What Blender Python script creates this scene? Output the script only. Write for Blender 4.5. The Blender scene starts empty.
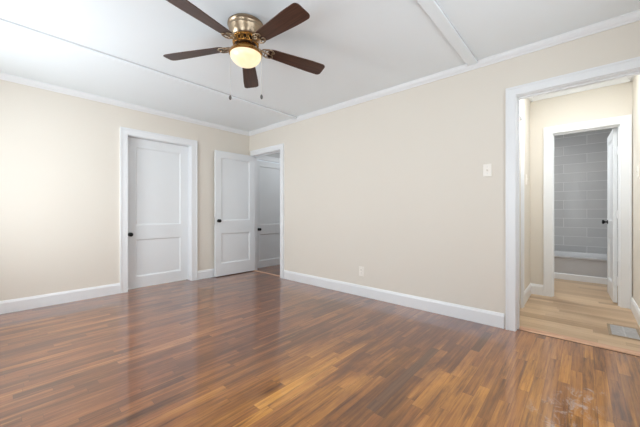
import bpy, bmesh, math, random
from mathutils import Vector, Matrix
random.seed(7)
PI = math.pi
C = bpy.context.scene.collection
scene = bpy.context.scene

# ---------------------------------------------------------------- camera
YAW = math.radians(41.86)           # angle of the view direction from +X towards +Y
cam_d = bpy.data.cameras.new('camera')
cam = bpy.data.objects.new('camera', cam_d); C.objects.link(cam)
cam.location = (0, 0, 1.034)
cam.rotation_euler = (PI/2, 0, YAW - PI/2)
cam_d.sensor_width = 36.0
cam_d.lens = 36.0*293.4/640.0
cam_d.shift_y = -1.3/640.0
cam_d.clip_start = 0.02
scene.camera = cam

# ---------------------------------------------------------------- world, light, exposure
w = bpy.data.worlds.new('world'); scene.world = w; w.use_nodes = True
bgn = w.node_tree.nodes['Background']
bgn.inputs[0].default_value = (0.80, 0.90, 1.0, 1)
bgn.inputs[1].default_value = 2.0

def area(name, loc, direction, sx, sy, power, col=(1, 1, 1)):
    l = bpy.data.lights.new(name, 'AREA'); l.shape = 'RECTANGLE'
    l.size = sx; l.size_y = sy; l.energy = power; l.color = col
    o = bpy.data.objects.new(name, l); C.objects.link(o)
    o.location = loc
    o.rotation_euler = Vector(direction).to_track_quat('-Z', 'Z').to_euler()
    return o
# daylight through the windows (left wall, wall behind the camera)
area('daylight_left_window', (-0.86, 3.05, 1.38), (1, 0.10, -0.36), 1.5, 1.35, 70, (0.92, 0.97, 1.0))
area('daylight_left_window_near', (-0.86, 0.90, 1.38), (1, 0.1, 0.10), 1.4, 1.35, 21, (0.92, 0.97, 1.0))
area('daylight_rear_window', (1.10, -1.01, 1.38), (-0.25, 1, 0.50), 1.9, 1.35, 29, (0.92, 0.97, 1.0))

scene.view_settings.view_transform = 'Standard'
scene.view_settings.look = 'None'
scene.view_settings.gamma = 1.0
scene.view_settings.use_curve_mapping = False
scene.view_settings.exposure = 0.13
scene.cycles.max_bounces = 14
scene.cycles.diffuse_bounces = 10
scene.cycles.glossy_bounces = 5
scene.cycles.transparent_max_bounces = 12
scene.cycles.caustics_reflective = False
scene.cycles.caustics_refractive = False

# ---------------------------------------------------------------- materials
def s2l(c):
    return tuple((x/255/12.92 if x/255 <= 0.04045 else ((x/255+0.055)/1.055)**2.4) for x in c) + (1,)

def mat(name, rgb, rough=0.5, metal=0.0, noise=0.0, nscale=6.0, bump=0.0, bscale=120.0, coat=0.0, spec=0.5):
    m = bpy.data.materials.new(name); m.use_nodes = True
    nt = m.node_tree; b = nt.nodes['Principled BSDF']
    b.inputs['Roughness'].default_value = rough
    b.inputs['Metallic'].default_value = metal
    b.inputs['Specular IOR Level'].default_value = spec
    b.inputs['Coat Weight'].default_value = coat
    col = s2l(rgb)
    tc = nt.nodes.new('ShaderNodeTexCoord')
    n = nt.nodes.new('ShaderNodeTexNoise'); n.inputs['Scale'].default_value = nscale
    n.inputs['Detail'].default_value = 4
    nt.links.new(tc.outputs['Object'], n.inputs['Vector'])
    mx = nt.nodes.new('ShaderNodeMix'); mx.data_type = 'RGBA'
    mx.inputs[6].default_value = tuple(c*(1-noise) for c in col[:3]) + (1,)
    mx.inputs[7].default_value = tuple(min(1, c*(1+noise)) for c in col[:3]) + (1,)
    nt.links.new(n.outputs['Fac'], mx.inputs[0])
    nt.links.new(mx.outputs[2], b.inputs['Base Color'])
    if bump:
        n2 = nt.nodes.new('ShaderNodeTexNoise'); n2.inputs['Scale'].default_value = bscale
        nt.links.new(tc.outputs['Object'], n2.inputs['Vector'])
        bp = nt.nodes.new('ShaderNodeBump'); bp.inputs['Strength'].default_value = bump
        bp.inputs['Distance'].default_value = 0.002
        nt.links.new(n2.outputs['Fac'], bp.inputs['Height'])
        nt.links.new(bp.outputs[0], b.inputs['Normal'])
    return m

WALL = mat('cream_wall_paint', (220, 214, 204), 0.75, noise=0.012, nscale=2, bump=0.12, bscale=90, spec=0.3)
CEIL = mat('white_ceiling_paint', (236, 243, 247), 0.85, noise=0.015, nscale=2.5, bump=0.1, bscale=60, spec=0.2)
TRIM = mat('white_gloss_trim', (228, 230, 232), 0.33, noise=0.008, bump=0.04, bscale=40)
DOOR = mat('white_door_paint', (224, 227, 229), 0.36, noise=0.012, bump=0.05, bscale=50)
BATH = mat('bathroom_grey_paint', (196, 196, 196), 0.6, noise=0.02)
BLACK = mat('black_metal', (18, 17, 17), 0.3, metal=0.6, noise=0.1)
PLATE = mat('ivory_plastic', (236, 231, 223), 0.35, noise=0.005)
SLOT = mat('dark_slot', (95, 88, 80), 0.6)
STEEL = mat('hinge_steel', (205, 205, 205), 0.35, metal=0.8, noise=0.05)
NICKEL = mat('brushed_antique_nickel', (164, 146, 124), 0.30, metal=1.0, noise=0.12, nscale=14)
BRASS = mat('antique_brass', (188, 140, 76), 0.25, metal=1.0, noise=0.2, nscale=25)
DARKM = mat('dark_bronze_recess', (70, 52, 36), 0.5, metal=0.7, noise=0.2)
FOB = mat('pewter_fob', (110, 108, 106), 0.35, metal=0.8, noise=0.1)
CHAIN = mat('pale_chain_metal', (215, 213, 208), 0.35, metal=0.5, noise=0.03)
TUB = mat('white_tub_enamel', (186, 186, 188), 0.2, noise=0.01)
REG = mat('painted_register_metal', (200, 198, 198), 0.45, metal=0.4, noise=0.3, nscale=40)
REGF = mat('tan_register_frame', (158, 140, 118), 0.5, metal=0.2, noise=0.2, nscale=30)
REGD = mat('register_dark_duct', (72, 66, 60), 0.8)

def glass_mat():
    m = bpy.data.materials.new('clear_window_glass'); m.use_nodes = True
    nt = m.node_tree; nt.nodes.remove(nt.nodes['Principled BSDF'])
    t = nt.nodes.new('ShaderNodeBsdfTransparent'); g = nt.nodes.new('ShaderNodeBsdfGlossy')
    g.inputs['Roughness'].default_value = 0.02
    mx = nt.nodes.new('ShaderNodeMixShader'); mx.inputs[0].default_value = 0.06
    nt.links.new(t.outputs[0], mx.inputs[1]); nt.links.new(g.outputs[0], mx.inputs[2])
    nt.links.new(mx.outputs[0], nt.nodes['Material Output'].inputs[0])
    return m
GLASS = glass_mat()

def globe_mat():
    m = bpy.data.materials.new('lit_opal_globe'); m.use_nodes = True
    nt = m.node_tree; b = nt.nodes['Principled BSDF']
    b.inputs['Base Color'].default_value = s2l((150, 140, 120))
    b.inputs['Roughness'].default_value = 0.2
    tc = nt.nodes.new('ShaderNodeTexCoord')
    n = nt.nodes.new('ShaderNodeTexNoise'); n.inputs['Scale'].default_value = 14
    nt.links.new(tc.outputs['Object'], n.inputs['Vector'])
    cr = nt.nodes.new('ShaderNodeValToRGB')
    cr.color_ramp.elements[0].color = (1.0, 0.74, 0.40, 1)
    cr.color_ramp.elements[1].color = (1.0, 0.86, 0.58, 1)
    cr.color_ramp.elements[0].position = 0.3; cr.color_ramp.elements[1].position = 0.7
    nt.links.new(n.outputs['Fac'], cr.inputs[0])
    nt.links.new(cr.outputs[0], b.inputs['Emission Color'])
    b.inputs['Emission Strength'].default_value = GLOBE_E
    return m
GLOBE_E = 0.85
GLOBE = globe_mat()

class NT:
    """small helper for node maths"""
    def __init__(s, name):
        s.m = bpy.data.materials.new(name); s.m.use_nodes = True
        s.t = s.m.node_tree; s.b = s.t.nodes['Principled BSDF']
        s.tc = s.t.nodes.new('ShaderNodeTexCoord')
        sp = s.t.nodes.new('ShaderNodeSeparateXYZ'); s.t.links.new(s.tc.outputs['Object'], sp.inputs[0])
        s.x, s.y, s.z = sp.outputs
    def put(s, inp, v):
        if isinstance(v, bpy.types.NodeSocket): s.t.links.new(v, inp)
        else: inp.default_value = v
    def math(s, op, a, b=0.0, clamp=False):
        n = s.t.nodes.new('ShaderNodeMath'); n.operation = op; n.use_clamp = clamp
        s.put(n.inputs[0], a); s.put(n.inputs[1], b); return n.outputs[0]
    def vec(s, x, y, z=0.0):
        n = s.t.nodes.new('ShaderNodeCombineXYZ')
        s.put(n.inputs[0], x); s.put(n.inputs[1], y); s.put(n.inputs[2], z); return n.outputs[0]
    def white(s, v):
        n = s.t.nodes.new('ShaderNodeTexWhiteNoise'); n.noise_dimensions = '3D'
        s.t.links.new(v, n.inputs['Vector']); return n.outputs['Value']
    def noise(s, v, scale, detail=3, rough=0.55, dist=0.0):
        n = s.t.nodes.new('ShaderNodeTexNoise')
        n.inputs['Scale'].default_value = scale; n.inputs['Detail'].default_value = detail
        n.inputs['Roughness'].default_value = rough; n.inputs['Distortion'].default_value = dist
        s.t.links.new(v, n.inputs['Vector']); return n.outputs['Fac']
    def ramp(s, f, stops, interp='LINEAR'):
        n = s.t.nodes.new('ShaderNodeValToRGB'); cr = n.color_ramp; cr.interpolation = interp
        while len(cr.elements) < len(stops): cr.elements.new(0.5)
        for e, (p, c) in zip(cr.elements, stops):
            e.position = p; e.color = c if len(c) == 4 else s2l(c)
        s.put(n.inputs[0], f); return n.outputs[0]
    def mix(s, f, a, b, mode='MIX'):
        n = s.t.nodes.new('ShaderNodeMix'); n.data_type = 'RGBA'; n.blend_type = mode
        s.put(n.inputs[0], f); s.put(n.inputs[6], a); s.put(n.inputs[7], b); return n.outputs[2]
    def blob(s, cx, cy, rx, ry, soft=1.0):
        dx = s.math('DIVIDE', s.math('SUBTRACT', s.x, cx), rx)
        dy = s.math('DIVIDE', s.math('SUBTRACT', s.y, cy), ry)
        r = s.math('SQRT', s.math('ADD', s.math('MULTIPLY', dx, dx), s.math('MULTIPLY', dy, dy)))
        return s.math('MULTIPLY', s.math('SUBTRACT', 1.0, r), soft, clamp=True)
    def bump(s, h, strength, dist=0.001):
        n = s.t.nodes.new('ShaderNodeBump'); n.inputs['Strength'].default_value = strength
        n.inputs['Distance'].default_value = dist
        s.t.links.new(h, n.inputs['Height']); s.t.links.new(n.outputs[0], s.b.inputs['Normal'])

def planks(k, u, v, width, lmin):
    """u runs along the boards, v across them; returns (plank random, second random, seam mask, local coords)"""
    row = k.math('FLOOR', k.math('DIVIDE', v, width))
    fr = k.math('FRACT', k.math('DIVIDE', v, width))
    off = k.math('MULTIPLY', k.white(k.vec(row, 3.7, 1.3)), 9.0)
    ln = k.math('ADD', k.math('MULTIPLY', k.white(k.vec(row, 8.1, 5.5)), lmin*0.8), lmin)
    up = k.math('DIVIDE', k.math('ADD', u, off), ln)
    col = k.math('FLOOR', up); fu = k.math('FRACT', up)
    r1 = k.white(k.vec(row, col, 0.5)); r2 = k.white(k.vec(row, col, 7.5))
    e1 = k.math('MINIMUM', fr, k.math('SUBTRACT', 1.0, fr))
    e2 = k.math('MULTIPLY', k.math('MINIMUM', fu, k.math('SUBTRACT', 1.0, fu)), ln)
    s1 = k.math('SUBTRACT', 1.0, k.math('DIVIDE', e1, 0.0009/width), clamp=True)
    s2 = k.math('SUBTRACT', 1.0, k.math('DIVIDE', e2, 0.0012), clamp=True)
    seam = k.math('MAXIMUM', s1, s2)
    return r1, r2, seam, row, col

def oak_floor():
    k = NT('worn_hardwood_strip_floor')
    r1, r2, seam, row, col = planks(k, k.x, k.y, 0.0572, 0.42)
    # grain, shifted per board
    gv = k.vec(k.math('ADD', k.math('MULTIPLY', k.x, 1.5), k.math('MULTIPLY', r1, 30.0)),
               k.math('ADD', k.math('MULTIPLY', k.y, 55.0), k.math('MULTIPLY', r2, 50.0)), 0.0)
    g1 = k.noise(gv, 1.0, 7, 0.68, 0.35)
    gv2 = k.vec(k.math('MULTIPLY', k.x, 9.0), k.math('MULTIPLY', k.y, 240.0), r1)
    g2 = k.noise(gv2, 1.0, 3, 0.6)
    big = k.noise(k.vec(k.math('MULTIPLY', k.x, 0.9), k.math('MULTIPLY', k.y, 1.3), 2.0), 1.3, 4, 0.55, 0.4)
    tone = k.math('ADD', k.math('MULTIPLY', r1, 0.23),
           k.math('ADD', k.math('MULTIPLY', g1, 0.56), k.math('MULTIPLY', big, 0.50)))
    tone = k.math('SUBTRACT', tone, 0.185)
    red = k.ramp(tone, [(0.24, (72, 40, 23)), (0.42, (112, 67, 38)), (0.58, (150, 94, 55)), (0.78, (200, 144, 96))])
    gold = k.ramp(tone, [(0.22, (96, 60, 26)), (0.40, (150, 96, 36)), (0.56, (196, 132, 52)), (0.78, (230, 170, 84))])
    wear = k.math('ADD', k.blob(2.15, -0.10, 1.35, 1.05, 1.6), k.blob(1.1, 1.0, 1.3, 1.0, 1.1), clamp=True)
    wear = k.math('MULTIPLY', wear, k.math('ADD', 0.55, k.math('MULTIPLY', big, 0.9)), clamp=True)
    colr = k.mix(wear, red, gold)
    # fine pores
    colr = k.mix(k.math('MULTIPLY', k.math('SUBTRACT', g2, 0.5), 0.5, clamp=True), colr, s2l((56, 34, 22)))
    # board to board hue drift and elongated tannin blotches
    colr = k.mix(k.math('MULTIPLY', r2, 0.28), colr, s2l((152, 94, 64)))
    bl = k.noise(k.vec(k.math('MULTIPLY', k.x, 2.0), k.math('MULTIPLY', k.y, 30.0), k.math('MULTIPLY', r1, 7.0)), 1.0, 6, 0.72, 0.15)
    colr = k.mix(k.math('MULTIPLY', k.math('SUBTRACT', bl, 0.48), 4.0, clamp=True), colr, s2l((70, 38, 20)))
    colr = k.mix(k.math('MULTIPLY', k.math('SUBTRACT', 0.44, bl), 2.5, clamp=True), colr, s2l((204, 148, 88)))
    # dark worn traffic path along the right hand wall
    st = k.noise(k.vec(k.math('MULTIPLY', k.x, 1.5), k.math('MULTIPLY', k.y, 3.5), 4.0), 1.6, 4, 0.6, 0.5)
    stm = k.math('MULTIPLY', k.math('SUBTRACT', st, 0.47), 5.0, clamp=True)
    dark = k.math('MULTIPLY', k.blob(2.35, 1.05, 1.5, 0.75, 1.6), stm, clamp=True)
    colr = k.mix(k.math('MULTIPLY', dark, 0.85), colr, s2l((80, 45, 36)))
    # purple grey haze of old finish near the wall
    haze = k.math('MULTIPLY', k.blob(2.9, 0.95, 0.9, 1.0, 1.2), k.math('ADD', 0.2, st), clamp=True)
    colr = k.mix(k.math('MULTIPLY', haze, 0.45), colr, s2l((142, 104, 100)))
    # pale scuffs where the finish has gone
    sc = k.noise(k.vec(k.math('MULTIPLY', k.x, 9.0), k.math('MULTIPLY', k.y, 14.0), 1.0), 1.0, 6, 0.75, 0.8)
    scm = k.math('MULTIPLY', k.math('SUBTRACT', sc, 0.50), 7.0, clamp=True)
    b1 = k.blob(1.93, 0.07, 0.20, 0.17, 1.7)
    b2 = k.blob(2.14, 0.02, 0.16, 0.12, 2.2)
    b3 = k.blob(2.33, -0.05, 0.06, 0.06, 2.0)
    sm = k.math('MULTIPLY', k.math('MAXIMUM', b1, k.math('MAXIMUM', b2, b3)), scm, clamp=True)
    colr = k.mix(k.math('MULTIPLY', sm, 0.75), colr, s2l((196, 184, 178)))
    # two boards replaced with darker stock
    for (cx, hx, rw) in ((1.78, 0.46, 14), (2.62, 0.22, 10)):
        m1 = k.math('LESS_THAN', k.math('ABSOLUTE', k.math('SUBTRACT', k.x, cx)), hx)
        m2 = k.math('COMPARE', row, float(rw)); k.t.nodes[-1].inputs[2].default_value = 0.5
        colr = k.mix(k.math('MULTIPLY', k.math('MULTIPLY', m1, m2), 0.9), colr, k.ramp(g1, [(0.3, (74, 48, 32)), (0.7, (112, 78, 56))]))
    colr = k.mix(k.math('MULTIPLY', seam, 0.75), colr, s2l((44, 26, 18)))
    k.t.links.new(colr, k.b.inputs['Base Color'])
    ro = k.math('ADD', 0.24, k.math('MULTIPLY', g1, 0.12))
    ro = k.math('ADD', ro, k.math('MULTIPLY', sm, 0.4))
    k.t.links.new(ro, k.b.inputs['Roughness'])
    k.b.inputs['Specular IOR Level'].default_value = 0.25
    k.b.inputs['Coat Weight'].default_value = 1.0
    k.b.inputs['Coat Roughness'].default_value = 0.09
    h = k.math('SUBTRACT', k.math('ADD', k.math('MULTIPLY', g1, 0.25), k.math('MULTIPLY', r2, 0.35)), seam)
    k.bump(h, 0.10, 0.0010)
    return k.m
FLOOR = oak_floor()

def hall_floor():
    k = NT('pale_oak_plank_floor')
    r1, r2, seam, row, col = planks(k, k.y, k.x, 0.082, 0.9)
    gv = k.vec(k.math('ADD', k.math('MULTIPLY', k.y, 2.0), k.math('MULTIPLY', r1, 30.0)),
               k.math('ADD', k.math('MULTIPLY', k.x, 45.0), k.math('MULTIPLY', r2, 50.0)), 0.0)
    g1 = k.noise(gv, 1.0, 4, 0.6, 0.6)
    tone = k.math('ADD', k.math('MULTIPLY', r1, 0.45), k.math('MULTIPLY', g1, 0.6))
    colr = k.ramp(tone, [(0.15, (150, 120, 90)), (0.5, (184, 154, 120)), (0.9, (214, 186, 152))])
    colr = k.mix(k.math('MULTIPLY', seam, 0.5), colr, s2l((104, 78, 54)))
    k.t.links.new(colr, k.b.inputs['Base Color'])
    k.b.inputs['Roughness'].default_value = 0.3
    k.bump(k.math('SUBTRACT', k.math('MULTIPLY', g1, 0.3), seam), 0.2, 0.001)
    return k.m
HFLOOR = hall_floor()

def strip_mat(name, c1, c2, axis='y'):
    k = NT(name)
    u, v = (k.y, k.x) if axis == 'y' else (k.x, k.y)
    g = k.noise(k.vec(k.math('MULTIPLY', u, 4.0), k.math('MULTIPLY', v, 90.0), k.z), 1.0, 4, 0.6, 0.5)
    k.t.links.new(k.ramp(g, [(0.3, c1), (0.7, c2)]), k.b.inputs['Base Color'])
    k.b.inputs['Roughness'].default_value = 0.35
    k.bump(g, 0.15, 0.001)
    return k.m
THRESH = strip_mat('threshold_wood', (176, 130, 100), (222, 180, 148), 'y')
BLADE = strip_mat('dark_walnut_blade', (48, 28, 20), (84, 54, 40), 'x')

def tile_mat():
    k = NT('large_glazed_wall_tile')
    br = k.t.nodes.new('ShaderNodeTexBrick')
    br.inputs['Color1'].default_value = s2l((190, 190, 190)); br.inputs['Color2'].default_value = s2l((182, 182, 183))
    br.inputs['Mortar'].default_value = s2l((222, 222, 222))
    br.inputs['Scale'].default_value = 1.0; br.inputs['Mortar Size'].default_value = 0.003
    br.inputs['Mortar Smooth'].default_value = 0.1
    br.inputs['Brick Width'].default_value = 0.60; br.inputs['Row Height'].default_value = 0.155
    br.offset = 0.5
    k.t.links.new(k.vec(k.math('ADD', k.y, 0.35), k.z), br.inputs['Vector'])
    k.t.links.new(br.outputs['Color'], k.b.inputs['Base Color'])
    k.b.inputs['Roughness'].default_value = 0.18
    n = k.noise(k.tc.outputs['Object'], 5.0, 2)
    k.bump(k.math('ADD', k.math('MULTIPLY', n, 0.6), k.math('SUBTRACT', 1.0, br.outputs['Fac'])), 0.5, 0.003)
    return k.m
TILE = tile_mat()

# ---------------------------------------------------------------- mesh helpers
def obj(name, bm, m, parent=None, smooth=None, bevel=0.0):
    bmesh.ops.recalc_face_normals(bm, faces=bm.faces)
    me = bpy.data.meshes.new(name); bm.to_mesh(me); bm.free()
    for mm in (m if isinstance(m, (list, tuple)) else [m]): me.materials.append(mm)
    o = bpy.data.objects.new(name, me); C.objects.link(o)
    if parent is not None: o.parent = parent
    if smooth is not None:
        me.shade_smooth()
        try: me.set_sharp_from_angle(angle=math.radians(smooth))
        except Exception: pass
    if bevel:
        b = o.modifiers.new('bevel', 'BEVEL'); b.width = bevel; b.segments = 2
        b.limit_method = 'ANGLE'; b.angle_limit = math.radians(40)
    return o

def struct(o): o['kind'] = 'structure'; return o

def thing(name, label, cat, loc=(0, 0, 0), rotz=0, group=None):
    o = bpy.data.objects.new(name, None); C.objects.link(o); o.empty_display_size = 0.05
    o.location = loc; o.rotation_euler = (0, 0, rotz); o['label'] = label; o['category'] = cat
    if group: o['group'] = group
    return o

def box(bm, a, b, mi=0):
    x0, x1 = sorted((a[0], b[0])); y0, y1 = sorted((a[1], b[1])); z0, z1 = sorted((a[2], b[2]))
    v = [bm.verts.new(p) for p in ((x0,y0,z0),(x1,y0,z0),(x1,y1,z0),(x0,y1,z0),(x0,y0,z1),(x1,y0,z1),(x1,y1,z1),(x0,y1,z1))]
    for f in ((0,3,2,1),(4,5,6,7),(0,1,5,4),(1,2,6,5),(2,3,7,6),(3,0,4,7)):
        bm.faces.new([v[i] for i in f]).material_index = mi
    return v

def prism(bm, pts, p0, p1, ex, ey):
    """profile pts (a,b) laid along ex, ey at p0 and p1"""
    p0, p1, ex, ey = map(Vector, (p0, p1, ex, ey))
    A = [bm.verts.new(p0 + ex*a + ey*b) for a, b in pts]
    B = [bm.verts.new(p1 + ex*a + ey*b) for a, b in pts]
    n = len(pts)
    for i in range(n): bm.faces.new((A[i], A[(i+1) % n], B[(i+1) % n], B[i]))
    bm.faces.new(A[::-1]); bm.faces.new(B)

def lathe(bm, prof, seg=48, c=(0, 0, 0), axis='z'):
    rings = []
    for r, z in prof:
        ring = []
        for i in range(seg):
            t = 2*PI*i/seg
            p = (r*math.cos(t), r*math.sin(t), z)
            if axis == 'x': p = (p[2], p[0], p[1])
            if axis == 'y': p = (p[0], p[2], p[1])
            ring.append(bm.verts.new((c[0]+p[0], c[1]+p[1], c[2]+p[2])))
        rings.append(ring)
    for a, b in zip(rings, rings[1:]):
        for i in range(seg):
            bm.faces.new((a[i], a[(i+1) % seg], b[(i+1) % seg], b[i]))
    bm.faces.new(rings[0][::-1]); bm.faces.new(rings[-1])

def tube(bm, pts, r, seg=8, closed=False):
    pts = [Vector(p) for p in pts]; n = len(pts); rings = []
    for i, p in enumerate(pts):
        if closed: d = pts[(i+1) % n] - pts[i-1]
        else: d = pts[min(i+1, n-1)] - pts[max(i-1, 0)]
        d.normalize()
        up = Vector((0, 0, 1)) if abs(d.z) < 0.9 else Vector((1, 0, 0))
        a = d.cross(up).normalized(); b = d.cross(a)
        rings.append([bm.verts.new(p + (a*math.cos(2*PI*k/seg) + b*math.sin(2*PI*k/seg))*r) for k in range(seg)])
    pr = list(zip(rings, rings[1:])) + ([(rings[-1], rings[0])] if closed else [])
    for A, B in pr:
        for k in range(seg): bm.faces.new((A[k], A[(k+1) % seg], B[(k+1) % seg], B[k]))
    if not closed: bm.faces.new(rings[0][::-1]); bm.faces.new(rings[-1])

def wall(name, fixed_axis, f0, f1, u0, u1, z0, z1, holes, m):
    """wall slab between f0 and f1 on the fixed axis, with rectangular holes (u0,u1,z0,z1)"""
    bm = bmesh.new()
    us = sorted({u0, u1, *[h[0] for h in holes], *[h[1] for h in holes]})
    for a, b in zip(us, us[1:]):
        cuts = sorted([(h[2], h[3]) for h in holes if h[0] <= a + 1e-6 and h[1] >= b - 1e-6])
        z = z0
        for c0, c1 in cuts + [(z1, z1)]:
            if c0 > z + 1e-6:
                if fixed_axis == 'x': box(bm, (f0, a, z), (f1, b, c0))
                else: box(bm, (a, f0, z), (b, f1, c0))
            z = c1
    bmesh.ops.remove_doubles(bm, verts=bm.verts, dist=1e-5)
    # drop the hidden faces shared by neighbouring boxes
    seen = {}
    for f in bm.faces: seen.setdefault(tuple(sorted(v.index for v in f.verts)), []).append(f)
    bm.verts.index_update()
    seen = {}
    for f in bm.faces: seen.setdefault(frozenset(v.index for v in f.verts), []).append(f)
    dead = [f for fs in seen.values() if len(fs) > 1 for f in fs]
    bmesh.ops.delete(bm, geom=dead, context='FACES_ONLY')
    return struct(obj(name, bm, m))

# ---------------------------------------------------------------- dimensions
XL, XR, YN, YF, H = -0.55, 3.043, -0.70, 4.41, 2.44
WT = 0.127                       # interior wall thickness
XH = XR + WT                     # hall side face of right wall
D1 = (1.175, 2.0, 2.035)         # closed door in far wall
DB = (3.560, 4.352, 2.02)        # doorway with open door in right wall
DO = (-0.322, 0.430, 2.045)      # wide cased opening in right wall
HY0, HY1, HX1 = -0.395, 0.500, 4.570      # small hall behind the opening
BD = (-0.30, 0.275, 1.99)        # bathroom doorway
BX0, BX1 = HX1 + WT, 6.62
CY0, CX1 = 3.20, 4.40            # passage behind the open door
CYF = 4.45

# ---------------------------------------------------------------- structure
bm = bmesh.new(); box(bm, (XL-0.2, YN-0.2, -0.05), (3.095, YF+0.15, 0)); box(bm, (3.095, CY0-0.1, -0.05), (CX1+0.1, YF+0.15, 0))
struct(obj('floor', bm, FLOOR))
bm = bmesh.new(); box(bm, (3.095, -1.1, -0.05), (BX1+0.1, 1.1, 0.0)); struct(obj('floor_hall', bm, HFLOOR))
bm = bmesh.new(); box(bm, (XL-0.2, YN-0.2, H), (XH, YF+0.3, H+0.08)); box(bm, (XH, CY0-0.1, H), (CX1+0.1, YF+0.3, H+0.08)); struct(obj('ceiling', bm, CEIL))
H2 = 2.52
bm = bmesh.new(); box(bm, (XR+0.02, -1.1, H2), (BX1+0.2, 1.1, H2+0.08)); struct(obj('ceiling_hall', bm, CEIL))

W1 = (2.30, 3.80, 0.72, 2.05); W2 = (0.20, 1.60, 0.72, 2.05); W3 = (0.15, 2.05, 0.72, 2.05)
wall('wall_left', 'x', XL-0.16, XL, YN-0.16, YF+WT, 0, H, [W1, W2], WALL)
wall('wall_rear', 'y', YN-0.16, YN, XL, XR+WT, 0, H, [W3], WALL)
wall('wall_far', 'y', YF, YF+WT, XL, XR, 0, H, [(D1[0]-0.02, D1[1]+0.02, 0, D1[2]+0.02)], WALL)
wall('wall_right', 'x', XR, XH, YN, YF+WT, 0, H, [(DO[0]-0.02, DO[1]+0.02, 0, DO[2]+0.02), (DB[0]-0.02, DB[1]+0.02, 0, DB[2]+0.02)], WALL)
# small hall and bathroom
HD = (3.30, 3.80, 2.03)
wall('wall_hall_left', 'y', HY1, HY1+0.10, XH, HX1, 0, H2, [(HD[0], HD[1], 0, HD[2])], WALL)
wall('wall_hall_right', 'y', HY0-0.10, HY0, XH, HX1, 0, H2, [], WALL)
wall('wall_hall_end', 'x', HX1, BX0, -1.0, 1.0, 0, H2, [(BD[0]-0.02, BD[1]+0.02, 0, BD[2]+0.02)], WALL)
wall('wall_bathroom_back', 'x', BX1, BX1+0.1, -1.0, 1.0, 0, H2, [], TILE)
wall('wall_bathroom_left', 'y', 0.90, 1.0, BX0, BX1, 0, H2, [], TILE)
wall('wall_bathroom_right', 'y', -1.0, -0.90, BX0, BX1, 0, H2, [], TILE)
# passage behind the open door
CD = (3.195, 3.955, 2.00)
wall('wall_passage_far', 'y', CYF, CYF+WT, XH, CX1, 0, H, [(CD[0]-0.015, CD[1]+0.015, 0, CD[2]+0.015)], BATH)
wall('wall_passage_right', 'x', CX1, CX1+0.1, CY0, CYF+WT, 0, H, [], BATH)
wall('wall_passage_near', 'y', CY0-0.1, CY0, XH, CX1+0.1, 0, H, [], BATH)
# dark backs behind closed doors
bm = bmesh.new(); box(bm, (D1[0]-0.3, YF+0.6, 0), (D1[1]+0.3, YF+0.62, H)); struct(obj('wall_closet_back', bm, WALL))

# crown moulding: small cove
CR = [(0, 0), (0.012, 0), (0.016, 0.010), (0.026, 0.018), (0.038, 0.036), (0.042, 0.046), (0.046, 0.048), (0.046, 0.056), (0, 0.056)]
def crown(name, p0, p1, inward, mt=TRIM, zc=H):
    s = 1.0 if zc == H else 1.5
    bm = bmesh.new(); z = zc-0.056*s
    prism(bm, [(a*s, b*s) for a, b in CR], (*p0, z), (*p1, z), (*inward, 0), (0, 0, 1))
    return struct(obj(name, bm, mt))
crown('trim_1', (XL, YF), (XR, YF), (0, -1))
crown('trim_2', (XR, YN), (XR, YF), (-1, 0))
crown('trim_3', (XL, YN), (XL, YF), (1, 0))
crown('trim_4', (XL, YN), (XR, YN), (0, 1))
crown('trim_5', (XH, HY1), (HX1, HY1), (0, -1), zc=H2)
crown('trim_6', (HX1, HY0), (HX1, HY1), (-1, 0), zc=H2)
crown('trim_7', (XH, HY0), (HX1, HY0), (0, 1), zc=H2)
crown('trim_8', (XH, CYF), (CX1, CYF), (0, -1))

# baseboards with eased top
BB = [(0, 0), (0.016, 0), (0.016, 0.105), (0.011, 0.118), (0.008, 0.128), (0, 0.130)]
def base(name, p0, p1, inward):
    bm = bmesh.new(); prism(bm, BB, (*p0, 0.0), (*p1, 0.0), (*inward, 0), (0, 0, 1))
    return struct(obj(name, bm, TRIM))
CW = 0.090
base('baseboard_far', (XL, YF), (D1[0]-CW, YF), (0, -1))
base('baseboard_far_right', (D1[1]+CW, YF), (XR-0.02, YF), (0, -1))
base('baseboard_right', (XR, DO[1]+CW), (XR, DB[0]-CW), (-1, 0))
base('baseboard_right_near', (XR, YN), (XR, DO[0]-CW), (-1, 0))
base('baseboard_left', (XL, YN), (XL, YF), (1, 0))
base('baseboard_rear', (XL, YN), (XR, YN), (0, 1))
base('baseboard_hall_left', (HD[1]+0.075, HY1), (HX1, HY1), (0, -1))
base('baseboard_hall_right', (XH, HY0), (HX1, HY0), (0, 1))
base('baseboard_hall_end', (HX1, BD[1]+CW), (HX1, HY1), (-1, 0))
base('baseboard_passage', (CD[1]+CW, CYF), (CX1, CYF), (0, -1))

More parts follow.
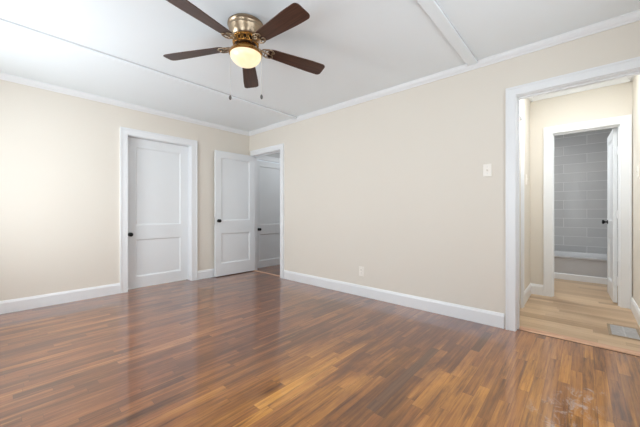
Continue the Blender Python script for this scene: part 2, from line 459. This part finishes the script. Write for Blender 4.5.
n_trim = [8]
def casing(u0, u1, zt, wall_c, out, axis, cw=CW, th=0.019, head_ext=0.0, left=True, right=True, m=TRIM, depth=WT, jamb=True, stop=None):
    """flat casing with backband and jamb lining round an opening; axis 'y' = wall runs along x.
       out = +-1 direction (on the wall normal) in which the room lies"""
    n_trim[0] += 1
    bm = bmesh.new()
    def bb(ua, ub, na, nb, za, zb):
        if axis == 'y': box(bm, (ua, wall_c+out*na, za), (ub, wall_c+out*nb, zb))
        else: box(bm, (wall_c+out*na, ua, za), (wall_c+out*nb, ub, zb))
    r = 0.005
    if left:
        bb(u0-cw, u0-r, 0, th, 0, zt+r); bb(u0-cw, u0-cw+0.016, th, th+0.006, 0, zt+cw)
    if right:
        bb(u1+r, u1+cw, 0, th, 0, zt+r); bb(u1+cw-0.016, u1+cw, th, th+0.006, 0, zt+cw)
    a = u0-(cw if left else 0); b = u1+(cw if right else 0)
    bb(a, b, 0, th, zt+r, zt+cw)
    bb(a+0.016*(1 if left else 0), b-0.016*(1 if right else 0), th, th+0.006, zt+cw-0.016, zt+cw)
    if jamb:
        t = 0.02
        bb(u0-t, u0, 0, -depth, 0, zt+t); bb(u1, u1+t, 0, -depth, 0, zt+t); bb(u0, u1, 0, -depth, zt, zt+t)
    if stop is not None:
        s0, s1 = stop
        bb(u0, u0+0.011, -s0, -s1, 0, zt); bb(u1-0.011, u1, -s0, -s1, 0, zt); bb(u0+0.011, u1-0.011, -s0, -s1, zt-0.011, zt)
    return struct(obj('trim_%d' % n_trim[0], bm, m))

casing(D1[0], D1[1], D1[2], YF, -1, 'y')
casing(DO[0], DO[1], DO[2], XR, -1, 'x', cw=0.078, stop=(0.05, 0.085))
casing(DO[0], DO[1], DO[2], XH, 1, 'x', cw=0.060, jamb=False)
casing(DB[0], DB[1], DB[2], XR, -1, 'x', cw=0.086, left=True, right=False, stop=(0.06, 0.095))
casing(BD[0], BD[1], BD[2], HX1, -1, 'x', cw=0.088, stop=(0.03, 0.065))
casing(HD[0], HD[1], HD[2], HY1, -1, 'y', cw=0.07, depth=0.10, jamb=False)
casing(CD[0], CD[1], CD[2], CYF, -1, 'y', cw=0.09, left=False)

BATTEN_SHADE = mat('batten_shade_grey', (204, 206, 209), 0.8, noise=0.05)  # grey that stands in for shade on the batten sides
# flat battens over the ceiling panel joints
BP = [(-0.030, 0.0), (-0.030, -0.010), (-0.045, -0.012), (-0.045, -0.021), (-0.042, -0.023), (0.036, -0.023), (0.046, -0.008), (0.046, 0.0)]
for i, yc in enumerate((0.772, 3.185)):
    bm = bmesh.new(); prism(bm, BP, (XL, yc, H), (XR-0.04, yc, H), (0, 1, 0), (0, 0, 1))
    n_trim[0] += 1; bt = struct(obj('trim_%d' % n_trim[0], bm, CEIL))
    bm = bmesh.new(); box(bm, (XL+0.01, yc-0.0465, H-0.013), (XR-0.045, yc-0.030, H-0.0005)); obj('batten_shade_line', bm, BATTEN_SHADE, bt)  # thin strip coloured as the shade line beside the batten

# threshold strip between the two floors
bm = bmesh.new()
prism(bm, [(0, 0), (0.004, 0.008), (0.020, 0.013), (0.070, 0.013), (0.090, 0.004), (0.092, 0)], (3.092, DO[0], 0), (3.092, DO[1], 0), (1, 0, 0), (0, 0, 1))
n_trim[0] += 1; struct(obj('trim_%d' % n_trim[0], bm, THRESH))
bm = bmesh.new()
prism(bm, [(0, 0), (0.003, 0.005), (0.045, 0.005), (0.050, 0)], (XR+0.03, DB[0], 0), (XR+0.03, DB[1], 0), (1, 0, 0), (0, 0, 1))
n_trim[0] += 1; struct(obj('trim_%d' % n_trim[0], bm, THRESH))

bm = bmesh.new(); box(bm, (3.083, DO[0], 0.0), (3.0915, DO[1], 0.0015)); n_trim[0] += 1
struct(obj('trim_%d' % n_trim[0], bm, mat('gap_shadow_line', (52, 32, 22), 0.8)))  # dark strip coloured in as the shadow line at the threshold edge
# ---------------------------------------------------------------- windows (left wall and behind the camera)
def window(idx, fixed_axis, f_in, f_out, h):
    u0, u1, z0, z1 = h
    def B(bm, ua, ub, fa, fb, za, zb):
        if fixed_axis == 'x': box(bm, (fa, ua, za), (fb, ub, zb))
        else: box(bm, (ua, fa, za), (ub, fb, zb))
    s = 1 if f_in > f_out else -1
    bm = bmesh.new(); e = 0.09
    B(bm, u0-e, u0, f_in, f_in+s*0.019, z0-e, z1+e); B(bm, u1, u1+e, f_in, f_in+s*0.019, z0-e, z1+e)
    B(bm, u0, u1, f_in, f_in+s*0.019, z1, z1+e); B(bm, u0, u1, f_in, f_in+s*0.019, z0-e, z0)
    fo = f_out + s*0.03; fi = f_out + s*0.07; t = 0.035
    B(bm, u0, u0+t, fo, fi, z0, z1); B(bm, u1-t, u1, fo, fi, z0, z1)
    B(bm, u0+t, u1-t, fo, fi, z0, z0+t); B(bm, u0+t, u1-t, fo, fi, z1-t, z1)
    zm = (z0+z1)/2; B(bm, u0+t, u1-t, fo, fi, zm-0.02, zm+0.02)
    um = (u0+u1)/2; B(bm, um-0.02, um+0.02, fo, fi, z0+t, zm-0.02); B(bm, um-0.02, um+0.02, fo, fi, zm+0.02, z1-t)
    o = struct(obj('window_%d' % idx, bm, TRIM))
    bm = bmesh.new(); fm = (fo+fi)/2; B(bm, u0+t, u1-t, fm-0.002, fm+0.002, z0+t, z1-t)
    obj('window_pane', bm, GLASS, o)
    bm = bmesh.new(); B(bm, u0-0.11, u1+0.11, f_in, f_in+s*0.06, z0-0.025, z0); obj('window_sill', bm, TRIM, o, bevel=0.003)
window(1, 'x', XL, XL-0.16, W1); window(2, 'x', XL, XL-0.16, W2); window(3, 'y', YN, YN-0.16, W3)

# ---------------------------------------------------------------- doors
def door(idx, wd, ht, loc, rot, rails, stile=0.112, top=0.115, th=0.035, m=DOOR):
    """two panel door: origin at the hinge foot, slab runs along +x, thickness towards +y (0..th).
       rails = (bottom panel z0, z1, top panel z0)"""
    b0, b1, t0 = rails; t1 = ht-top
    bm = bmesh.new()
    box(bm, (0, 0, 0), (stile, th, ht)); box(bm, (wd-stile, 0, 0), (wd, th, ht))
    box(bm, (stile, 0, 0), (wd-stile, th, b0)); box(bm, (stile, 0, b1), (wd-stile, th, t0)); box(bm, (stile, 0, t1), (wd-stile, th, ht))
    bmesh.ops.remove_doubles(bm, verts=bm.verts, dist=1e-5)
    def frame_panel(z0, z1):
        d = 0.013; s = 0.018
        x0, x1 = stile, wd-stile
        for side in (0, 1):
            yo = 0.0 if side == 0 else th; yi = d if side == 0 else th-d
            ye = yo + (0.003 if side == 0 else -0.003)
            o = [(x0, z0), (x1, z0), (x1, z1), (x0, z1)]
            q = [(x0+s, z0+s), (x1-s, z0+s), (x1-s, z1-s), (x0+s, z1-s)]
            A = [bm.verts.new((x, ye, z)) for x, z in o]; Bv = [bm.verts.new((x, yi, z)) for x, z in q]
            for i in range(4): bm.faces.new((A[i], A[(i+1) % 4], Bv[(i+1) % 4], Bv[i]))
            bm.faces.new(Bv)
    frame_panel(b0, b1); frame_panel(t0, t1)
    me_o = obj('door_%d' % idx, bm, m); struct(me_o)
    me_o.location = loc; me_o.rotation_euler = (0, 0, rot)
    return me_o

def knob(parent, x, z, side, th=0.035, m=BLACK, proj=1.0):
    y0 = 0.0 if side < 0 else th
    bm = bmesh.new()
    pr = [(0.026, 0), (0.026, 0.004), (0.022, 0.007), (0.010, 0.009), (0.009, 0.022*proj), (0.014, 0.028*proj), (0.024, 0.034*proj), (0.027, 0.042*proj), (0.026, 0.050*proj), (0.020, 0.055*proj), (0.008, 0.057*proj)]
    lathe(bm, [(r, side*q) for r, q in pr], 28, (0, 0, 0), 'y')
    o = obj('door_knob', bm, m, parent, smooth=40); o.location = (x, y0, z)
    return o

def hinge(parent, z, x=0.0, y=0.0):
    bm = bmesh.new()
    lathe(bm, [(0.006, 0), (0.006, 0.09)], 12, (x, y, z-0.045))
    box(bm, (x, y, z-0.045), (x+0.003, y+0.03, z+0.045))
    return obj('hinge', bm, DOOR, parent, smooth=40)

# closed door in the far wall: hinge on the right, knob on the left; set back in the jamb
d1 = door(1, D1[1]-D1[0]-0.006, 2.022, (D1[0]+0.003, YF+0.088, 0.010), 0, (0.148, 0.655, 0.845))
knob(d1, 0.045, 0.727, -1)
d1['label'] = 'closed white two panel door with black knob in far wall'
# open door folded back against the far wall: hinge near the corner
OA = math.radians(180.0+(-1.5))
ob_w = 0.733
d2 = door(2, ob_w, 2.004, (3.083, 4.338, 0.012), OA, (0.195, 0.680, 0.885), stile=0.10, top=0.105)
knob(d2, ob_w-0.052, 0.885, 1)
knob(d2, ob_w-0.052, 0.885, -1, proj=0.55)
bm = bmesh.new(); box(bm, (ob_w, 0.006, 0.83), (ob_w+0.0015, 0.029, 0.94)); obj('latch_plate', bm, STEEL, d2)
bm = bmesh.new(); box(bm, (ob_w+0.001, 0.011, 0.877), (ob_w+0.014, 0.024, 0.893)); obj('latch_bolt', bm, STEEL, d2)
# door in the passage
d3 = door(3, CD[1]-CD[0]-0.006, 1.988, (CD[0]+0.003, CYF+0.012, 0.002), 0, (0.125, 0.625, 0.795), stile=0.10, top=0.10)
knob(d3, 0.085, 0.715, -1)
# bathroom door, opened inwards, hinge on the right
d4 = door(4, 0.565, 1.975, (BX0+0.012, -0.290, 0.010), math.radians(2.2), (0.2, 0.72, 0.92), stile=0.09, top=0.10)
knob(d4, 0.50, 0.90, 1)
for z in (0.25, 1.0, 1.72):
    bm = bmesh.new(); lathe(bm, [(0.006, 0), (0.006, 0.09)], 12, (-0.006, 0.010, z-0.045)); box(bm, (-0.012, -0.012, z-0.045), (0.0, 0.010, z+0.045))
    obj('hinge', bm, TRIM, d4, smooth=40)
# closed door on the left wall of the small hall
d5 = door(5, HD[1]-HD[0]-0.006, 2.02, (HD[0]+0.003, HY1+0.02, 0.008), 0, (0.2, 0.7, 0.9), stile=0.09)

# ---------------------------------------------------------------- ceiling fan
FX, FY = 1.264, 1.877
fan = thing('ceiling_fan', 'antique brass hugger ceiling fan with five dark wood blades and lit globe', 'ceiling fan', (FX, FY, H))
bm = bmesh.new()
lathe(bm, [(0.100, 0.0), (0.124, -0.001), (0.131, -0.008), (0.132, -0.020), (0.126, -0.026), (0.123, -0.030), (0.120, -0.046), (0.124, -0.050), (0.121, -0.056), (0.112, -0.080), (0.103, -0.104), (0.096, -0.112), (0.080, -0.116)], 64)
obj('motor_housing', bm, NICKEL, fan, smooth=35)
bm = bmesh.new()
lathe(bm, [(0.060, -0.1155), (0.074, -0.1158), (0.076, -0.140), (0.070, -0.158), (0.050, -0.164)], 48)
obj('motor_core', bm, DARKM, fan, smooth=35)
# pierced decorative band: loops around the core
bm = bmesh.new()
for k in range(14):
    t = 2*PI*k/14; c = Vector((0.091*math.cos(t), 0.091*math.sin(t), -0.139))
    e = Vector((-math.sin(t), math.cos(t), 0))
    tube(bm, [c + e*0.0135*math.cos(q) + Vector((0, 0, 0.020*math.sin(q))) for q in [2*PI*j/14 for j in range(14)]], 0.0036, 6, True)
    t += PI/14; c = Vector((0.091*math.cos(t), 0.091*math.sin(t), 0))
    tube(bm, [c + Vector((0, 0, -0.118)), c + Vector((0, 0, -0.160))], 0.0028, 6)
for zz, rr in ((-0.117, 0.093), (-0.161, 0.088)):
    tube(bm, [(rr*math.cos(q), rr*math.sin(q), zz) for q in [2*PI*j/48 for j in range(48)]], 0.0042, 8, True)
obj('filigree_band', bm, BRASS, fan, smooth=60)
bm = bmesh.new()
lathe(bm, [(0.045, -0.160), (0.060, -0.164), (0.064, -0.178), (0.072, -0.184), (0.094, -0.192), (0.112, -0.206), (0.119, -0.222), (0.121, -0.231), (0.117, -0.234), (0.105, -0.234)], 64)
obj('light_fitter', bm, BRASS, fan, smooth=35)
bm = bmesh.new()
GR = 0.113
lathe(bm, [(0.100, -0.228)] + [(GR*math.cos(t), -0.232-0.082*math.sin(t)) for t in [PI/2*j/14 for j in range(14)]] + [(0.004, -0.3140)], 64)
obj('light_globe', bm, GLOBE, fan, smooth=60)

PH0 = math.radians(267.2)
def blade_mesh(bm):
    # outline in local x (radial 0.185..0.655), y width; thickness 6 mm
    R0, R1 = 0.170, 0.648
    N = 22; L = []
    def half(s):
        wdt = 0.047 + 0.020*min(1, s/0.75)
        if s < 0.10: wdt *= math.sqrt(max(0.0, 1-((0.10-s)/0.10)**2))*0.45+0.55
        if s > 0.93: wdt *= math.sqrt(max(0.0, 1-((s-0.93)/0.07)**2))*0.45+0.55
        return wdt
    ss = [0, .01, .03, .06, .1] + [0.1+0.83*i/12 for i in range(1, 13)] + [.95, .97, .985, .995, 1.0]
    top = [(R0+(R1-R0)*s, half(s)) for s in ss]; out = top + [(x, -y) for x, y in reversed(top)]
    A = [bm.verts.new((x, y, 0.003)) for x, y in out]; B = [bm.verts.new((x, y, -0.003)) for x, y in out]
    n = len(out)
    bm.faces.new(A); bm.faces.new(B[::-1])
    for i in range(n): bm.faces.new((A[i], B[i], B[(i+1) % n], A[(i+1) % n]))
for k in range(5):
    ang = PH0 + k*math.radians(72)
    PITCH = math.radians(-11.0); DROOP = math.radians(3.6)
    rot = Matrix.Rotation(ang, 4, 'Z') @ Matrix.Rotation(DROOP, 4, 'Y') @ Matrix.Rotation(PITCH, 4, 'X')
    mt = Matrix.Translation((0, 0, -0.162)) @ rot
    bm = bmesh.new(); blade_mesh(bm)
    o = obj('fan_blade', bm, BLADE, fan, bevel=0.0012); o.matrix_local = mt
    bm = bmesh.new()
    zz = -0.008
    # arm stem from the core, then a scrolled bracket gripping the blade root
    tube(bm, [(0.070, 0, 0.010), (0.100, 0, 0.006), (0.125, 0, -0.002), (0.150, 0, zz), (0.176, 0, zz)], 0.0075, 8)
    for s in (-1, 1):
        tube(bm, [(0.118, 0, 0), (0.128, s*0.020, -0.002), (0.145, s*0.036, zz), (0.168, s*0.045, zz), (0.196, s*0.042, zz), (0.214, s*0.028, zz), (0.212, s*0.012, zz), (0.196, s*0.010, zz)], 0.0048, 8)
        cc = Vector((0.160, s*0.020, zz))
        tube(bm, [cc + Vector((0.013*math.cos(q), 0.013*math.sin(q), 0)) for q in [2*PI*j/14 for j in range(14)]], 0.0036, 6, True)
        lathe(bm, [(0.0065, zz-0.006), (0.0065, zz-0.001)], 12, (0.200, s*0.030, 0))
    lathe(bm, [(0.0065, zz-0.007), (0.0065, zz-0.001)], 12, (0.182, 0, 0))
    o = obj('blade_arm', bm, NICKEL, fan, smooth=50); o.matrix_local = mt
# pull chains hang from the fitter on both sides of the globe as seen from the camera
rx, ry = math.sin(YAW), -math.cos(YAW)
for s, zb in ((-0.117, -0.535), (0.117, -0.530)):
    cx, cy = rx*s, ry*s
    bm = bmesh.new()
    tube(bm, [(cx, cy, -0.226), (cx, cy, zb)], 0.0011, 6)
    z = -0.236
    while z > zb:
        bmesh.ops.create_icosphere(bm, subdivisions=1, radius=0.0021, matrix=Matrix.Translation((cx, cy, z))); z -= 0.0075
    o = obj('pull_chain', bm, CHAIN, fan)
    bm = bmesh.new()
    lathe(bm, [(0.002, 0.004), (0.006, 0.0), (0.0095, -0.008), (0.0105, -0.017), (0.008, -0.026), (0.003, -0.031)], 16, (cx, cy, zb))
    obj('chain_fob', bm, FOB, o, smooth=50)

# ---------------------------------------------------------------- small fittings
def switch_plate(name, label, cat, loc, face, toggle=True):
    """face: unit vector out of the wall"""
    fx, fy = face
    rz = math.atan2(fy, fx)       # local +x points out of the wall
    t = thing(name, label, cat, loc, rz)
    bm = bmesh.new(); box(bm, (0, -0.035, -0.0575), (0.008, 0.035, 0.0575)); obj('cover_plate', bm, PLATE, t, bevel=0.0025)
    if toggle:
        bm = bmesh.new(); prism(bm, [(0.005, -0.010), (0.009, -0.009), (0.019, 0.006), (0.016, 0.011), (0.005, 0.004)], (0, -0.0048, 0), (0, 0.0048, 0), (1, 0, 0), (0, 0, 1))
        obj('toggle', bm, PLATE, t, bevel=0.001)
        bm = bmesh.new()
        for z in (-0.03, 0.03): lathe(bm, [(0.003, 0.0075), (0.003, 0.0088)], 12, (0, 0, z), 'x')
        obj('screws', bm, STEEL, t)['kind'] = 'stuff'
    return t
sw = switch_plate('light_switch', 'ivory toggle light switch on cream wall beside the wide cased opening', 'light switch', (XR, 0.655, 1.420), (-1, 0))
ot = switch_plate('wall_outlet', 'white electrical outlet low on the long cream wall above the baseboard', 'outlet', (XR, 2.035, 0.303), (-1, 0), toggle=False)
for z in (-0.0195, 0.0195):
    bm = bmesh.new(); box(bm, (0.005, -0.016, z-0.014), (0.0100, 0.016, z+0.014)); r_ = obj('receptacle', bm, PLATE, ot, bevel=0.003)
    bm = bmesh.new()
    box(bm, (0.0095, -0.0075, z-0.001), (0.0106, -0.0050, z+0.009)); box(bm, (0.0095, 0.0050, z-0.001), (0.0106, 0.0075, z+0.009))
    lathe(bm, [(0.0026, 0.0095), (0.0026, 0.0106)], 12, (0, 0, z-0.008), 'x')
    obj('socket_slots', bm, SLOT, r_)
switch_plate('light_switch', 'light switch on left wall of the small hall, seen edge on', 'light switch', (4.20, HY1, 1.42), (0, -1))
switch_plate('light_switch', 'light switch on right wall of the small hall, at the photo edge', 'light switch', (4.10, HY0, 1.42), (0, 1))

# floor register in the hall
rg = thing('floor_register', 'grey louvred metal floor register set in the pale hall floor', 'floor vent', (3.637, -0.265, 0.0))
x0, x1, y0, y1 = -0.165, 0.165, -0.100, 0.100; f = 0.018
bm = bmesh.new()
box(bm, (x0, y0, 0), (x1, y0+f, 0.005)); box(bm, (x0, y1-f, 0), (x1, y1, 0.005)); box(bm, (x0, y0+f, 0), (x0+f, y1-f, 0.005)); box(bm, (x1-f, y0+f, 0), (x1, y1-f, 0.005))
obj('register_frame', bm, REGF, rg, bevel=0.001)
bm = bmesh.new(); box(bm, (x0+f, y0+f, 0.0002), (x1-f, y1-f, 0.0012)); obj('duct_opening', bm, REGD, rg)
bm = bmesh.new(); n = 26
for i in range(n):
    x = x0+f+0.004+(x1-x0-2*f-0.008)*i/(n-1)
    box(bm, (x-0.0036, y0+f, 0.0015), (x+0.0036, y1-f, 0.0044))
box(bm, (x0+f, -0.004, 0.0015), (x1-f, 0.004, 0.0048))
obj('louvres', bm, REG, rg)

# bathtub against the far wall of the bathroom
tub = thing('bathtub', 'white built in bathtub against grey tiled wall in bathroom', 'bathtub', (5.86, 0, 0))
bm = bmesh.new()
Lh, dep, ht = 0.898, 0.755, 0.36
# apron, ledge rim and basin as one shell
def ring(x0, x1, yh, z, r):
    pts = []
    for cx, cy, a0 in ((x1-r, yh-r, 0), (x0+r, yh-r, 90), (x0+r, -yh+r, 180), (x1-r, -yh+r, 270)):
        for j in range(7):
            t = math.radians(a0+15*j); pts.append(bm.verts.new((cx+r*math.cos(t), cy+r*math.sin(t), z)))
    return pts
rs = [ring(0.012, dep, Lh, 0, 0.002), ring(0.012, dep, Lh, ht-0.035, 0.002), ring(0, dep, Lh, ht-0.028, 0.004), ring(0, dep, Lh, ht-0.004, 0.004), ring(0.006, dep-0.004, Lh-0.004, ht, 0.004),
      ring(0.075, dep-0.05, Lh-0.09, ht, 0.10), ring(0.085, dep-0.06, Lh-0.10, ht-0.02, 0.10), ring(0.12, dep-0.09, Lh-0.16, 0.08, 0.10), ring(0.16, dep-0.13, Lh-0.22, 0.05, 0.09)]
for a, b in zip(rs, rs[1:]):
    for i in range(len(a)): bm.faces.new((a[i], a[(i+1) % len(a)], b[(i+1) % len(a)], b[i]))
bm.faces.new(rs[-1]); bm.faces.new(rs[0][::-1])
obj('tub_body', bm, TUB, tub, smooth=30)
bm = bmesh.new(); prism(bm, [(0, 0), (0, 0.085), (-0.006, 0.092), (-0.014, 0.085), (-0.014, 0)], (0.012, -Lh, 0), (0.012, Lh, 0), (1, 0, 0), (0, 0, 1))
obj('apron_trim', bm, TRIM, tub)

# unseen ceiling light added to brighten the small hall (above the opening, out of the frame)
hl = thing('added_hall_light', 'added unseen flush light with opal shade, brightening the small hall', 'ceiling light', (3.60, 0.05, H2))
bm = bmesh.new(); lathe(bm, [(0.09, 0), (0.125, -0.003), (0.125, -0.022), (0.115, -0.026)], 40); obj('added_light_base', bm, NICKEL, hl, smooth=35)
bm = bmesh.new(); lathe(bm, [(0.112, -0.024)] + [(0.112*math.cos(t), -0.024-0.05*math.sin(t)) for t in [PI/2*j/8 for j in range(1, 8)]] + [(0.004, -0.0742)], 40); 
obj('added_light_shade', bm, GLOBE, hl, smooth=60)
def fill_disk(name, loc, energy, size, col=(0.93, 0.97, 1.0)):
    l = bpy.data.lights.new(name, 'AREA'); l.shape = 'DISK'; l.size = size; l.energy = energy; l.color = col
    o = bpy.data.objects.new(name, l); C.objects.link(o); o.location = loc
l = bpy.data.lights.new('hall_fill', 'POINT'); l.energy = 3.8; l.shadow_soft_size = 0.14; l.color = (0.88, 0.95, 1.0)  # fill light added below the unseen added fixture to brighten the hall walls
lo = bpy.data.objects.new('hall_fill', l); C.objects.link(lo); lo.location = (3.60, 0.05, H2-0.30)
fill_disk('hall_down_fill', (3.60, 0.05, H2-0.09), 12, 0.25)  # second added fill, brightens hall floor and lower walls
fill_disk('bathroom_fill', (5.3, 0.70, H2-0.05), 19, 0.3)  # unseen fill added to brighten the bathroom tile
fill_disk('passage_fill', (3.75, 3.75, H-0.05), 5, 0.3)  # unseen fill added to brighten the passage and its door
